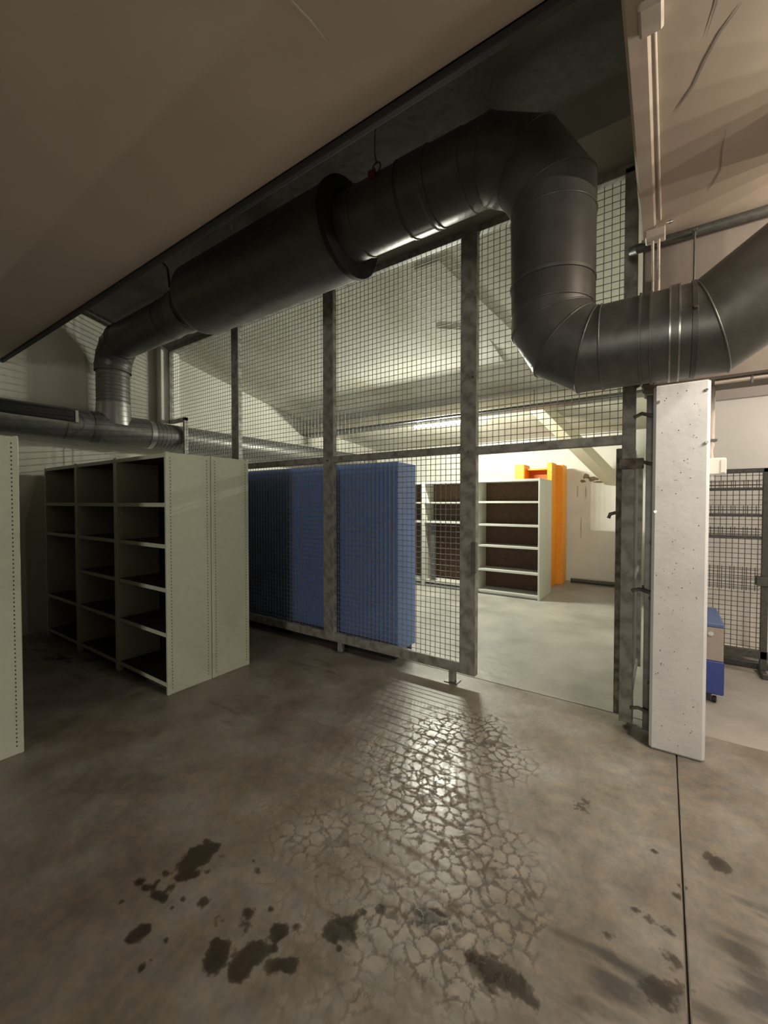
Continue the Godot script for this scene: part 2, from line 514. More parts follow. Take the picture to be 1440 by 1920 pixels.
# wire mesh of welded round wires filling a rectangle of a plane z = const
func mesh_rect(x0: float, x1: float, y0: float, y1: float, z: float, pitch := 0.05, r := 0.003) -> void:
	var y := y0 + pitch * .5
	while y < y1:
		tube([Vector3(x0, y, z), Vector3(x1, y, z)], [r, r], 6, false)
		y += pitch
	var x := x0 + pitch * .5
	while x < x1:
		tube([Vector3(x, y0, z - 2 * r), Vector3(x, y1, z - 2 * r)], [r, r], 6, false)
		x += pitch

func bar(lo: Vector3, hi: Vector3, called: String, m: Material, t: Node, bev := .004) -> MeshInstance3D:
	begin()
	box(lo, hi, bev)
	return part(called, m, t)

func ceil_y(z: float) -> float:
	if z < -6.9: return 3.1067 + 0.086 * (z + 6.9)
	return 4.535 + 0.207 * z

func _ready() -> void:
	rng.seed = 7
	# ---- camera
	var cam := Camera3D.new()
	cam.name = "camera"
	add_child(cam)
	cam.position = Vector3(0, 1.57, 0)
	cam.rotation = Vector3(-atan(17.0 / 770.0), atan(525.0 / 770.0), 0)
	cam.fov = rad_to_deg(2.0 * atan(960.0 / 770.0))
	cam.near = 0.03
	cam.current = true
	# ---- environment
	var we := WorldEnvironment.new()
	we.name = "environment"
	var env := Environment.new()
	env.background_mode = Environment.BG_COLOR
	env.background_color = Color(0, 0, 0)
	env.ambient_light_source = Environment.AMBIENT_SOURCE_DISABLED
	env.tonemap_mode = Environment.TONE_MAPPER_LINEAR
	env.tonemap_exposure = 1.15
	env.sdfgi_enabled = true
	env.ssao_enabled = true
	env.ssil_enabled = true
	we.environment = env
	add_child(we)
	make_materials()
	# ---- lamps: the tube of the back room, one under the near soffit, one in the side room
	lamp_tube("fluorescent_lamp", Vector3(-3.62, 2.885, -6.28), Vector3(-2.62, 2.885, -6.28), 2.915, .045, 9.5, Color(1.0, 1.0, .93), M.tube, "lit fluorescent tube glowing behind the wire mesh above the brown backed shelves")
	lamp_tube("fluorescent_lamp", Vector3(1.45, 2.94, -2.8), Vector3(1.45, 2.94, -1.86), 2.98, .045, 4.2, Color(1.0, .945, .87), M.tube_warm, "fluorescent tube under the concrete soffit right of the camera", 3.2)
	lamp_tube("fluorescent_lamp", Vector3(1.6, 2.72, -4.3), Vector3(2.8, 2.72, -4.3), 2.76, .06, 2.1, Color(1.0, .96, .92), M.tube_warm, "fluorescent tube in the side room beyond the white column", 2.95)
	var fill_light := AreaLight3D.new()  # added fill from behind the camera, no real doorway known there
	fill_light.name = "added_fill_light"
	add_child(fill_light)
	fill_light.position = Vector3(.6, 1.15, 7.93)
	fill_light.area_size = Vector2(1.2, 2.0)
	fill_light.area_normalize_energy = true
	fill_light.light_color = Color(1.0, .97, .91)
	fill_light.light_energy = 14.0
	fill_light.area_range = 30.0
	fill_light.area_attenuation = 2.0
	fill_light.shadow_enabled = true

	build_setting()
	build_cage()
	build_ducts()
	build_shelves()
	build_back_room()
	build_right_side()

# ---------------------------------------------------------------- setting
func build_setting() -> void:
	org = Vector3.ZERO
	var fl := Node3D.new()
	fl.name = "floor"
	add_child(fl)
	meta(fl, "cracked and stained grey concrete floor cast in slabs", "floor", "", "structure")
	begin()
	box(Vector3(-6.6, -.30, -9.3), Vector3(6.4, -.012, 8.3))
	part("joint_bed", M.joint, fl)
	var g := .0035
	var cuts := [[-6.5, .083 - g, -3.48 + g, 8.2, M.floor], [.083 + g, 6.3, -3.48 + g, 8.2, M.floor], [-6.5, .083 - g, -9.2, -3.48 - g, M.floor_back], [.083 + g, 6.3, -9.2, -3.48 - g, M.floor_back]]
	for c in cuts:
		begin()
		box(Vector3(c[0], -.05, c[2]), Vector3(c[1], 0, c[3]), .004)
		part("slab", c[4], fl)

	begin()
	box(Vector3(-6.6, 0, -9.3), Vector3(-6.26, 5.0, 8.3))
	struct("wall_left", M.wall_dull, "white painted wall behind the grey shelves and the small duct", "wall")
	begin()
	box(Vector3(-6.6, 0, -9.3), Vector3(.2, 4.6, -8.95))
	struct("wall_back", M.wall, "white wall at the far end of the caged store room", "wall")
	begin()
	box(Vector3(-.06, 0, -9.0), Vector3(.06, 4.6, -3.46))
	struct("wall_middle", M.wall, "white wall between the caged store and the side room", "wall")
	begin()
	box(Vector3(.06, 0, -5.65), Vector3(6.4, 3.1, -5.35))
	struct("wall_right", M.wall, "white wall of the side room behind the black mesh rack", "wall")
	begin()
	box(Vector3(6.1, 0, -5.5), Vector3(6.4, 4.8, 8.3))
	struct("wall_side", M.slope_dark, "bare concrete side wall beyond the frame to the right", "wall")
	begin()
	box(Vector3(-6.6, 0, 8.0), Vector3(6.4, 4.8, 8.3))
	struct("wall_near", M.slope_dark, "bare concrete wall behind the camera", "wall")

	# sloping ceiling beyond the soffit edge, gentler past the tray
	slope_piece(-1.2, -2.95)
	struct("ceiling", M.slope_dark, "concrete slope, its dark colour standing for weak light, between the soffit edge and the top of the mesh", "ceiling")
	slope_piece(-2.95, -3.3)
	struct("ceiling", M.slope_mid, "grey strip of concrete slope, toned between dark and pale for the light falloff, just in front of the mesh top rail", "ceiling")
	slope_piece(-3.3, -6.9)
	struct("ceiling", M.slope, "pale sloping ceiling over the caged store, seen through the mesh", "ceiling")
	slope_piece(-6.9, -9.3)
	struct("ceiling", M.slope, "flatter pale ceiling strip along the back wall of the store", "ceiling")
	# shallow raised strip and patch on the slope
	begin()
	slope_board([Vector2(-2.0, -3.45), Vector2(-1.74, -3.45), Vector2(-1.40, -5.0), Vector2(-1.70, -5.0)], .022)
	struct("trim", M.slope, "pale strip running down the sloping ceiling behind the middle post", "trim")
	begin()
	slope_board([Vector2(-2.23, -4.36), Vector2(-1.75, -4.62), Vector2(-1.75, -5.4), Vector2(-2.5, -5.2)], .018)
	struct("trim", M.slope, "small raised patch on the sloping ceiling", "trim")

	# soffits
	begin()
	box(Vector3(-6.6, 3.2, -1.43), Vector3(-.13, 5.0, 8.3), .006)
	var so := struct("ceiling", M.soffit, "brownish concrete soffit filling the upper left of the picture", "ceiling")
	begin()
	scratch([Vector2(-1.02, -.93), Vector2(-1.013, -.99), Vector2(-1.005, -1.04), Vector2(-1.004, -1.12)], 3.1985, .005)
	part("scrape_mark", M.scrape, so, "", "stuff")
	begin()
	box(Vector3(-.13, 3.2, -3.1), Vector3(6.4, 5.0, 8.3), .012)
	so = struct("ceiling", M.soffit, "scratched concrete soffit at upper right beside the conduit", "ceiling")
	begin()
	scratch([Vector2(.016, -2.128), Vector2(.045, -2.08), Vector2(.074, -2.035), Vector2(.105, -1.94), Vector2(.14, -1.86), Vector2(.19, -1.79)], 3.1985, .009)
	scratch([Vector2(.165, -2.76), Vector2(.185, -2.70), Vector2(.206, -2.624), Vector2(.20, -2.48), Vector2(.204, -2.344)], 3.1985, .007)
	scratch([Vector2(.10, -1.85), Vector2(.12, -1.75), Vector2(.13, -1.6)], 3.1985, .006)
	part("crack_mark", M.scratch, so, "", "stuff")
	begin()
	box(Vector3(-.134, 3.172, -3.12), Vector3(-.058, 3.2, 1.0), .010)
	struct("trim", M.soffit, "rounded concrete lip along the left edge of the right soffit", "trim")
	begin()
	box(Vector3(-.13, 2.3, -3.45), Vector3(6.4, 3.25, -3.1), .012)
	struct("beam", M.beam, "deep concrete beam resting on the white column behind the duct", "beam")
	begin()
	box(Vector3(.06, 2.95, -5.6), Vector3(6.4, 3.2, -3.44))
	struct("ceiling", M.soffit, "ceiling of the side room beyond the beam", "ceiling")
	begin()
	box(Vector3(.5, 2.15, -1.76), Vector3(6.2, 3.25, -1.5), .012)  # added out of view to shade the near lamp
	struct("beam", M.beam, "added unseen concrete beam shading the near lamp beyond the right edge", "beam")
	# dark strip along the soffit edge
	begin()
	box(Vector3(-6.26, 3.17, -1.462), Vector3(-.13, 3.30, -1.432), .004)
	struct("trim", M.angle, "dark strip along the edge of the brown soffit", "trim")
	# dark strip for a slim beam and its shadow gap at the left wall
	begin()
	var A := Vector3(-6.20, ceil_y(-1.5) - .03, -1.5)
	var B := Vector3(-6.20, ceil_y(-3.1) - .03, -3.1)
	tube([A, B], [.035, .035], 4)
	struct("trim", M.steel_dark, "thin dark strip standing for a slim beam and its shadow gap where the sloping ceiling meets the left wall", "trim")
	begin()
	box(Vector3(-6.27, 2.7, -3.46), Vector3(-6.13, 4.0, -3.17), .008)
	struct("trim", M.wall, "narrow white pilaster on the left wall beside the mesh", "trim")

	# added glowing door, unseen behind the camera, as a fill light
	var dr := Node3D.new()
	dr.name = "door_1"
	add_child(dr)
	meta(dr, "added unseen glowing door that fills light from behind the camera", "door", "", "structure")
	begin()
	box(Vector3(-.06, 0, 7.95), Vector3(0, 2.22, 8.0), .004)
	box(Vector3(1.2, 0, 7.95), Vector3(1.26, 2.22, 8.0), .004)
	box(Vector3(-.06, 2.16, 7.95), Vector3(1.26, 2.22, 8.0), .004)
	part("frame", M.steel_dark, dr)
	begin()
	box(Vector3(0, .1, 7.965), Vector3(1.2, 2.16, 7.985), .002)
	part("pane", M.fill_glow, dr)
	org = Vector3.ZERO
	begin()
	box(Vector3(.06, 2.60, -5.355), Vector3(6.1, 2.70, -5.315), .006)  # raised band modelled in place of a shadow on the wall
	struct("trim", M.shadow_band, "grey raised band standing in for a shadow high on the side room wall", "trim")
	# column
	var c := thing("concrete_column", Vector3(.08, 0, -3.27), "white painted concrete column full of pinholes under the duct", "column")
	c.set_meta("kind", "structure")
	begin()
	box(Vector3(-.063, 0, -3.44), Vector3(.222, 2.31, -3.1), .016)
	part("shaft", M.column, c)
	begin()
	for i in 120:
		var p := Vector3(rng.randf_range(-.04, .19), rng.randf_range(.05, 2.28), -3.0995)
		var r := rng.randf_range(.0012, .0034)
		disc(p, Vector3.BACK, r, 6)
	part("pinholes", M.hole, c, "", "stuff")
	for p in [Vector3(-.045, 1.515, -3.09), Vector3(-.035, 2.2, -3.09), Vector3(.205, 1.93, -3.085), Vector3(.2, 2.24, -3.09)]:
		begin()
		tube([p - Vector3(0, 0, .02), p - Vector3(0, 0, .003)], [.009, .009], 6)
		part("anchor_bolt", M.chrome, c)

func slope_piece(z0: float, z1: float) -> void:
	begin()
	var a := Vector3(-6.6, ceil_y(z0), z0)
	var b := Vector3(.2, ceil_y(z0), z0)
	var c := Vector3(.2, ceil_y(z1), z1)
	var d := Vector3(-6.6, ceil_y(z1), z1)
	var up := Vector3(0, .3, 0)
	quad(a, b, c, d, Vector3.DOWN)
	quad(a + up, b + up, c + up, d + up, Vector3.UP)
	quad(a, b, b + up, a + up, Vector3.BACK)
	quad(d, c, c + up, d + up, Vector3.FORWARD)
	quad(a, d, d + up, a + up, Vector3.LEFT)
	quad(b, c, c + up, b + up, Vector3.RIGHT)

# thin mark that follows a line on a flat soffit, tapering at both ends
func scratch(ps: Array, y: float, w: float) -> void:
	for i in ps.size() - 1:
		var a: Vector2 = ps[i]
		var b: Vector2 = ps[i + 1]
		var n := (b - a).orthogonal().normalized() * w * .5
		var wa := 0.15 if i == 0 else 1.0
		var wb := 0.15 if i == ps.size() - 2 else 1.0
		quad(Vector3(a.x - n.x * wa, y, a.y - n.y * wa), Vector3(a.x + n.x * wa, y, a.y + n.y * wa), Vector3(b.x + n.x * wb, y, b.y + n.y * wb), Vector3(b.x - n.x * wb, y, b.y - n.y * wb), Vector3.DOWN)

func slope_board(ps: Array, th: float) -> void:
	var lo := []
	var hi := []
	for p in ps:
		var q := Vector3(p.x, ceil_y(p.y), p.y)
		hi.append(q + Vector3(0, .01, 0))
		lo.append(q - Vector3(0, th, 0))
	quad(lo[0], lo[1], lo[2], lo[3], Vector3.DOWN)
	for i in 4:
		var j := (i + 1) % 4
		var mid: Vector3 = (lo[0] + lo[1] + lo[2] + lo[3]) / 4.0
		quad(lo[i], lo[j], hi[j], hi[i], ((lo[i] + lo[j]) / 2.0 - mid).normalized())

# ---------------------------------------------------------------- the wire cage
func build_cage() -> void:
	var z := -3.3
	var d := .03                       # half depth of the profiles
	var t := thing("mesh_partition", Vector3(-3.1, 0, z), "tall dark steel partition of welded wire mesh with an open doorway", "partition")
	var posts := [[-4.60, -4.46, .05, 3.80], [-3.02, -2.875, .11, 3.80], [-1.445, -1.30, .10, 3.80], [-.245, -.165, .05, 3.84]]
	for p in posts: bar(Vector3(p[0], p[2], z - d), Vector3(p[1], p[3], z + d), "post", M.steel, t)
	bar(Vector3(-6.11, 2.75, z - d), Vector3(-6.07, 3.80, z + d), "post", M.steel, t)
	bar(Vector3(-6.11, 2.75, z - d), Vector3(-5.69, 2.80, z + d), "rail", M.steel, t)
	bar(Vector3(-5.73, 0.05, z - d), Vector3(-5.69, 2.80, z + d), "post", M.steel, t)
	bar(Vector3(-6.11, 3.80, z - d), Vector3(-.165, 3.87, z + d), "rail", M.steel, t)
	bar(Vector3(-5.71, 1.995, z - d * .95), Vector3(-1.44, 2.06, z + d * .95), "rail", M.steel, t)
	bar(Vector3(-1.31, 1.975, z - d), Vector3(-.24, 2.04, z + d), "rail", M.steel, t)
	bar(Vector3(-5.71, .10, z - d * .95), Vector3(-1.44, .19, z + d * .95), "rail", M.steel, t)
	for x in [-2.80, -1.52, -4.5]:
		bar(Vector3(x - .025, 0.006, z - .03), Vector3(x + .025, .11, z + .03), "foot", M.steel, t)
		bar(Vector3(x - .06, 0, z - .05), Vector3(x + .06, .008, z + .05), "foot_plate", M.galv, t, .002)
	bar(Vector3(-1.335, .98, z + .0), Vector3(-1.292, 1.24, z + .05), "lock_case", M.galv, t)
	for q in [Vector3(-1.315, 3.27, z + .03), Vector3(-1.33, 2.62, z + .03), Vector3(-2.91, 1.94, z + .03), Vector3(-1.37, 2.0, z + .03), Vector3(-2.95, 2.02, z + .03)]:
		begin()
		tube([q, q + Vector3(0, 0, .012)], [.011, .009], 6)
		part("bolt", M.rust, t)
	# welded mesh of each bay
	for b in [[-5.70, -4.60, .19, 2.0], [-4.46, -3.02, .19, 2.0], [-2.875, -1.445, .19, 2.0], [-6.07, -4.60, 2.80, 3.8], [-5.70, -4.60, 2.05, 2.80], [-4.46, -3.02, 2.06, 3.8], [-2.875, -1.445, 2.06, 3.8], [-1.30, -.245, 2.04, 3.8]]:
		begin()
		mesh_rect(b[0], b[1], b[2], b[3], z - .012)
		part("wire_mesh", M.wire, t, "", "stuff")
	# steel flat beside the column and its brackets
	bar(Vector3(-.105, .02, z + .0), Vector3(-.064, 2.29, z + .012), "mounting_flat", M.galv, t, .002)
	for y in [1.84, .98, .17, 2.16, 2.36]:
		begin()
		tube([Vector3(-.175, y - .01, z + .03), Vector3(-.13, y + .008, z + .045), Vector3(-.07, y - .012, z + .03)], [.012, .012, .012], 8)
		part("bracket", M.rust, t)
	bar(Vector3(-.26, 1.80, z + .032), Vector3(-.115, 1.87, z + .07), "hinge", M.rust, t)
	for y in [.35, .93, 1.3]:
		begin()
		tube([Vector3(-.07, y, z + .012), Vector3(-.07, y, z + .026)], [.01, .01], 6)
		part("bolt", M.rust, t)
	begin()
	tube([Vector3(-6.26, 3.62, z), Vector3(-6.09, 3.62, z)], [.014, .014], 8)
	part("wall_tie", M.steel, t)

	# the gate, swung open into the store
	var gt := thing("cage_gate", Vector3(-.22, 0, -3.35), "rusty mesh gate leaf swung open beside the white column", "gate")
	bar(Vector3(-.285, .06, -3.40), Vector3(-.232, 1.955, -3.345), "stile", M.rust, gt)
	bar(Vector3(-.228, .02, -3.41), Vector3(-.165, 1.94, -3.345), "stile", M.rust, gt)
	bar(Vector3(-.20, .12, -4.30), Vector3(-.155, 1.94, -4.25), "stile", M.steel, gt)
	bar(Vector3(-.215, .14, -4.26), Vector3(-.175, .20, -3.40), "rail", M.steel, gt)
	bar(Vector3(-.215, 1.88, -4.26), Vector3(-.175, 1.94, -3.40), "rail", M.steel, gt)
	bar(Vector3(-.215, .98, -4.26), Vector3(-.175, 1.02, -3.40), "rail", M.steel, gt)
	begin()
	var y := .22
	while y < 1.88:
		tube([Vector3(-.195, y, -4.25), Vector3(-.195, y, -3.40)], [.0026, .0026], 6, false)
		y += .05
	var zz := -4.22
	while zz < -3.41:
		tube([Vector3(-.19, .2, zz), Vector3(-.19, 1.88, zz)], [.0026, .0026], 6, false)
		zz += .05
	part("wire_mesh", M.wire, gt, "", "stuff")
	begin()
	tube([Vector3(-.285, 1.5, -3.37), Vector3(-.32, 1.49, -3.36), Vector3(-.33, 1.46, -3.36)], [.012, .012, .012], 8)
	part("latch", M.rust, gt)

# ---------------------------------------------------------------- ducts
func arc(c: Vector3, a: Vector3, b: Vector3, r: float, n: int) -> Array:
	# points on a quarter bend about c from c + a*r to c + b*r (a, b orthogonal); mitred: vertices of the circumscribed chain
	var out := []
	out.append(c + a * r)
	var step := PI / 2.0 / n
	for i in n:
		var t := step * (i + .5)
		out.append(c + (a * cos(t) + b * sin(t)) * (r / cos(step * .5)))
	out.append(c + b * r)
	return out

func duct_run(t: Node, pts: Array, r: float, m: Material, called: String, seam_m: Material, sides := 40) -> void:
	var rad := []
	for p in pts: rad.append(r)
	var rings := tube_rings(pts, rad, sides)
	for i in pts.size() - 1:
		begin()
		# one sheet-metal segment between two mitre planes
		var q := [pts[i], pts[i + 1]]
		segment(rings[i], rings[i + 1], q[0], q[1])
		part(called, m, t)
	for i in pts.size():
		begin()
		bead(rings[i], .0055)
		part("seam", seam_m, t)

func segment(r0: Array, r1: Array, p0: Vector3, p1: Vector3) -> void:
	var n := r0.size()
	var d := (p1 - p0).normalized()
	var L := (p1 - p0).length()
	for k in n:
		var k2 := (k + 1) % n
		var q := [r0[k], r1[k], r1[k2], r0[k2]]
		var nn := []
		for j in 4:
			var o: Vector3 = q[j] - (p0 if (j == 0 or j == 3) else p1)
			nn.append((o - d * o.dot(d)).normalized())
		var out: Vector3 = nn[0] + nn[2]
		var uv := [Vector2(float(k) / n, 0), Vector2(float(k) / n, L), Vector2(float(k + 1) / n, L), Vector2(float(k + 1) / n, 0)]
		for s in [[0, 1, 2], [0, 2, 3]]:
			var g: Vector3 = (q[s[1]] - q[s[0]]).cross(q[s[2]] - q[s[0]])
			var ord: Array = s if g.dot(out) < 0 else [s[0], s[2], s[1]]
			for j in ord: v(q[j], nn[j], uv[j])

func ribbed(p: Vector3, q: Vector3, r: float, pitch := .055) -> void:
	# spiral-seam tube: raised ridge every pitch metres
	var L := (q - p).length()
	var d := (q - p) / L
	var pts := []
	var rad := []
	var s := 0.0
	while s < L - pitch * .5:
		pts.append_array([p + d * s, p + d * (s + pitch * .78), p + d * (s + pitch * .86), p + d * (s + pitch * .93)])
		rad.append_array([r, r, r + .0035, r + .0035])
		s += pitch
	pts.append(p + d * L)
	rad.append(r)
	tube(pts, rad, 32, true)

func band(t: Node, p: Vector3, d: Vector3, r: float, w: float, m: Material, called := "coupling") -> void:
	begin()
	tube([p - d * w * .5, p - d * w * .42, p + d * w * .42, p + d * w * .5], [r, r + .008, r + .008, r], 40, true)
	part(called, m, t)

func build_ducts() -> void:
	var AY := 3.63
	var AZ := -2.45
	var X := Vector3.RIGHT
	var t := thing("ventilation_duct", Vector3(-2.5, AY, AZ), "large dark sheet metal ventilation duct with silencer and bends crossing the mesh", "duct")
	# bend at the left end, down towards the small wall duct
	var lx := -5.92
	var R := .34
	var pl := [Vector3(-4.55, AY - .03, AZ)]
	pl.append_array(arc(Vector3(lx + R, AY - .03 - R, AZ), Vector3.UP, Vector3.LEFT, R, 4))
	duct_run(t, pl, .205, M.galv_dark, "duct_segment", M.galv_dark)
	band(t, Vector3(-4.22, AY - .02, AZ), X, .212, .16, M.galv, "coupling")
	begin()
	tube([Vector3(-4.56, AY - .03, AZ), Vector3(-3.95, AY, AZ)], [.205, .206], 40)
	part("duct_segment", M.galv_dark, t)
	# silencer with rounded ends
	begin()
	tube([Vector3(-3.97, AY, AZ), Vector3(-3.955, AY, AZ), Vector3(-3.93, AY, AZ), Vector3(-3.89, AY, AZ), Vector3(-2.0, AY, AZ)], [.21, .295, .32, .331, .331], 56)
	part("silencer", M.galv_dark, t)
	band(t, Vector3(-1.985, AY, AZ), X, .336, .05, M.black, "end_flange")
	# straight run
	begin()
	tube([Vector3(-2.0, AY, AZ), Vector3(-1.02, AY, AZ)], [.226, .226], 48, false)
	part("duct_segment", M.galv_dark, t)
	for x in [-1.83, -1.46, -1.25]: band(t, Vector3(x, AY, AZ), X, .2265, .012, M.galv_dark, "seam")
	band(t, Vector3(-1.36, AY, AZ), X, .226, .17, M.galv_dark, "coupling")
	# bend down, drop, bend to the right
	var vx := -.534
	var p1 := arc(Vector3(-1.02, AY - .486, AZ), Vector3.UP, Vector3.RIGHT, .486, 3)
	duct_run(t, p1, .222, M.galv_dark, "bend_segment", M.galv_dark)
	var by := 2.385
	var r2 := .26
	begin()
	tube([Vector3(vx, AY - .486, AZ), Vector3(vx, by + r2, AZ)], [.222, .216], 48, false)
	part("duct_segment", M.galv_dark, t)
	band(t, Vector3(vx, by + r2 + .14, AZ), Vector3.UP, .216, .02, M.galv, "seam")
	var p2 := arc(Vector3(vx + r2, by + r2, AZ), Vector3.LEFT, Vector3.DOWN, r2, 3)
	p2.append(Vector3(.17, by, AZ))
	p2.append(Vector3(.58, by + .29, AZ + .01))
	p2.append(Vector3(.72, by + .55, AZ + .01))
	p2.append(Vector3(.72, 3.195, AZ + .01))
	duct_run(t, p2, .212, M.galv, "bend_segment", M.galv)
	band(t, Vector3(.03, by, AZ), X, .213, .045, M.galv, "coupling")
	for x in [.012, .048]: band(t, Vector3(x, by, AZ), X, .2145, .008, M.galv_bright, "seam")
	for x in [-.105, -.062]: band(t, Vector3(x, by, AZ), X, .2135, .010, M.galv, "seam")
	# hanger band with its bolt
	band(t, Vector3(.102, by, AZ), X, .2125, .022, M.galv_dark, "hanger_band")
	begin()
	tube([Vector3(.102, by + .03, AZ + .205), Vector3(.102, by + .03, AZ + .235)], [.011, .011], 6)
	part("bolt", M.rust, t)
	# red tag on the straight run
	begin()
	box(Vector3(-1.66, AY + .10, AZ + .195), Vector3(-1.60, AY + .15, AZ + .212), .004)
	part("red_tag", M.red, t, "small red tag")

	# hangers
	var hg := "duct hangers"
	var h := thing("duct_hanger", Vector3(-1.60, 3.9, -2.2), "thin wire hanger with a ring left of the upper duct bend", "hanger", hg)
	begin()
	tube([Vector3(-1.56, ceil_y(-2.19), -2.19), Vector3(-1.60, 3.86, -2.24), Vector3(-1.60, 3.82, -2.26)], [.004, .004, .004], 6)
	part("wire", M.steel_dark, h)
	begin()
	var ring := []
	for k in 20: ring.append(Vector3(-1.60 + .032 * cos(TAU * k / 20), 3.79 + .032 * sin(TAU * k / 20), -2.26))
	bead(ring, .005)
	part("ring", M.steel_dark, h)
	h = thing("duct_hanger", Vector3(-4.1, 3.9, -2.3), "bent strap hanger left of the fat silencer section", "hanger", hg)
	begin()
	tube([Vector3(-4.35, ceil_y(-1.9), -1.9), Vector3(-4.12, 3.98, -2.1), Vector3(-4.1, 3.9, -2.2), Vector3(-4.1, 3.72, -2.22)], [.012, .012, .012, .012], 8)
	part("strap", M.steel_dark, h)
	h = thing("duct_hanger", Vector3(.13, 3.0, -2.97), "threaded rod dropping from the dark pipe to the duct above the column", "hanger", hg)
	begin()
	tube([Vector3(.127, 3.14, -2.99), Vector3(.127, 2.40, -2.99)], [.0055, .0055], 8)
	part("rod", M.galv, h)
	begin()
	tube([Vector3(.127, 2.40, -3.0), Vector3(.127, 2.40, -2.67)], [.009, .009], 8)
	part("arm", M.steel_dark, h)
	begin()
	box(Vector3(.115, 3.13, -3.03), Vector3(.139, 3.145, -2.975), .003)
	part("clamp", M.galv, h)

	# smaller spiral duct along the left wall
	var wx := -5.92
	var wy := 2.52
	var Z := Vector3.BACK
	var w := thing("spiral_duct", Vector3(wx, wy, -2.5), "smaller ribbed spiral duct running along the left wall above the shelves", "duct")
	begin()
	tube([Vector3(wx, wy, -1.9), Vector3(wx, wy, .8)], [.185, .185], 36)
	part("duct_segment", M.galv, w)
	begin()
	tube([Vector3(wx, wy, -2.86), Vector3(wx, wy, -1.9)], [.19, .19], 36)
	part("tee_body", M.galv, w)
	band(w, Vector3(wx, wy, -2.22), Z, .19, .10, M.galv_dark, "collar")
	band(w, Vector3(wx, wy, -2.88), Z, .19, .07, M.galv_bright, "coupling")
	begin()
	ribbed(Vector3(wx, wy, -2.9), Vector3(wx, wy, -8.1), .178)
	part("spiral_pipe", M.galv, w)
	begin()
	tube([Vector3(wx, wy + .05, AZ), Vector3(wx, wy + .33, AZ)], [.205, .19], 36)
	part("tee_saddle", M.galv_bright, w)
	begin()
	ribbed(Vector3(wx, wy + .32, AZ), Vector3(wx, AY - .03 - R, AZ), .188, .045)
	part("spiral_riser", M.galv, w)
	begin()
	box(Vector3(wx + .15, wy + .0, -1.95), Vector3(wx + .215, wy + .13, .5), .01)
	var gr := part("air_grille", M.black, w, "long black air grille")
	for k in 4:
		begin()
		box(Vector3(wx + .212, wy + .015 + k * .03, -1.93), Vector3(wx + .22, wy + .021 + k * .03, .48), .001)
		part("slat", M.black, gr)
	begin()
	box(Vector3(wx + .15, wy - .01, -1.99), Vector3(wx + .22, wy + .14, -1.955), .006)
	part("grille_end", M.galv_bright, gr)

# ---------------------------------------------------------------- near shelving
func build_shelves() -> void:
	var g := "grey steel shelving row on the left"
	var lv := [.09, .50, .87, 1.23, 1.57, 1.975]
	var zf := -1.745
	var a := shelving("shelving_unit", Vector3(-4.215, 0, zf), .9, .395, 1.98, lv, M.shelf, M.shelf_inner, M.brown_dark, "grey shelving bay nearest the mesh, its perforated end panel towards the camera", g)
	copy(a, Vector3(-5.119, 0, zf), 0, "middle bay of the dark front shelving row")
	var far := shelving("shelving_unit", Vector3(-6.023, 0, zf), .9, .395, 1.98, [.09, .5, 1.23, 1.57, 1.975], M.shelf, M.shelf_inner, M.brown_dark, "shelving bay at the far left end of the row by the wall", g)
	copy(a, Vector3(-3.315, 0, zf - .795), PI, "rear shelving bay back to back, its pale end panel beside the blue cabinet")
	copy(a, Vector3(-4.219, 0, zf - .795), PI, "rear middle shelving bay facing the mesh behind the front row")
	copy(far, Vector3(-5.123, 0, zf - .795), PI, "rear shelving bay facing the mesh next to the left wall")
	copy(a, Vector3(-3.315, 0, -.835), PI, "grey shelving end panel cut by the left edge of the picture")
	copy(a, Vector3(-4.219, 0, -.835), PI, "shelving bay of the near left row, facing the dark front bays across the aisle")
	copy(a, Vector3(-5.123, 0, -.835), PI, "shelving bay of the near left row, farthest from its end panel")
	copy(a, Vector3(-4.215, 0, -.045), 0, "shelving bay behind the leftmost end panel, facing the camera side")

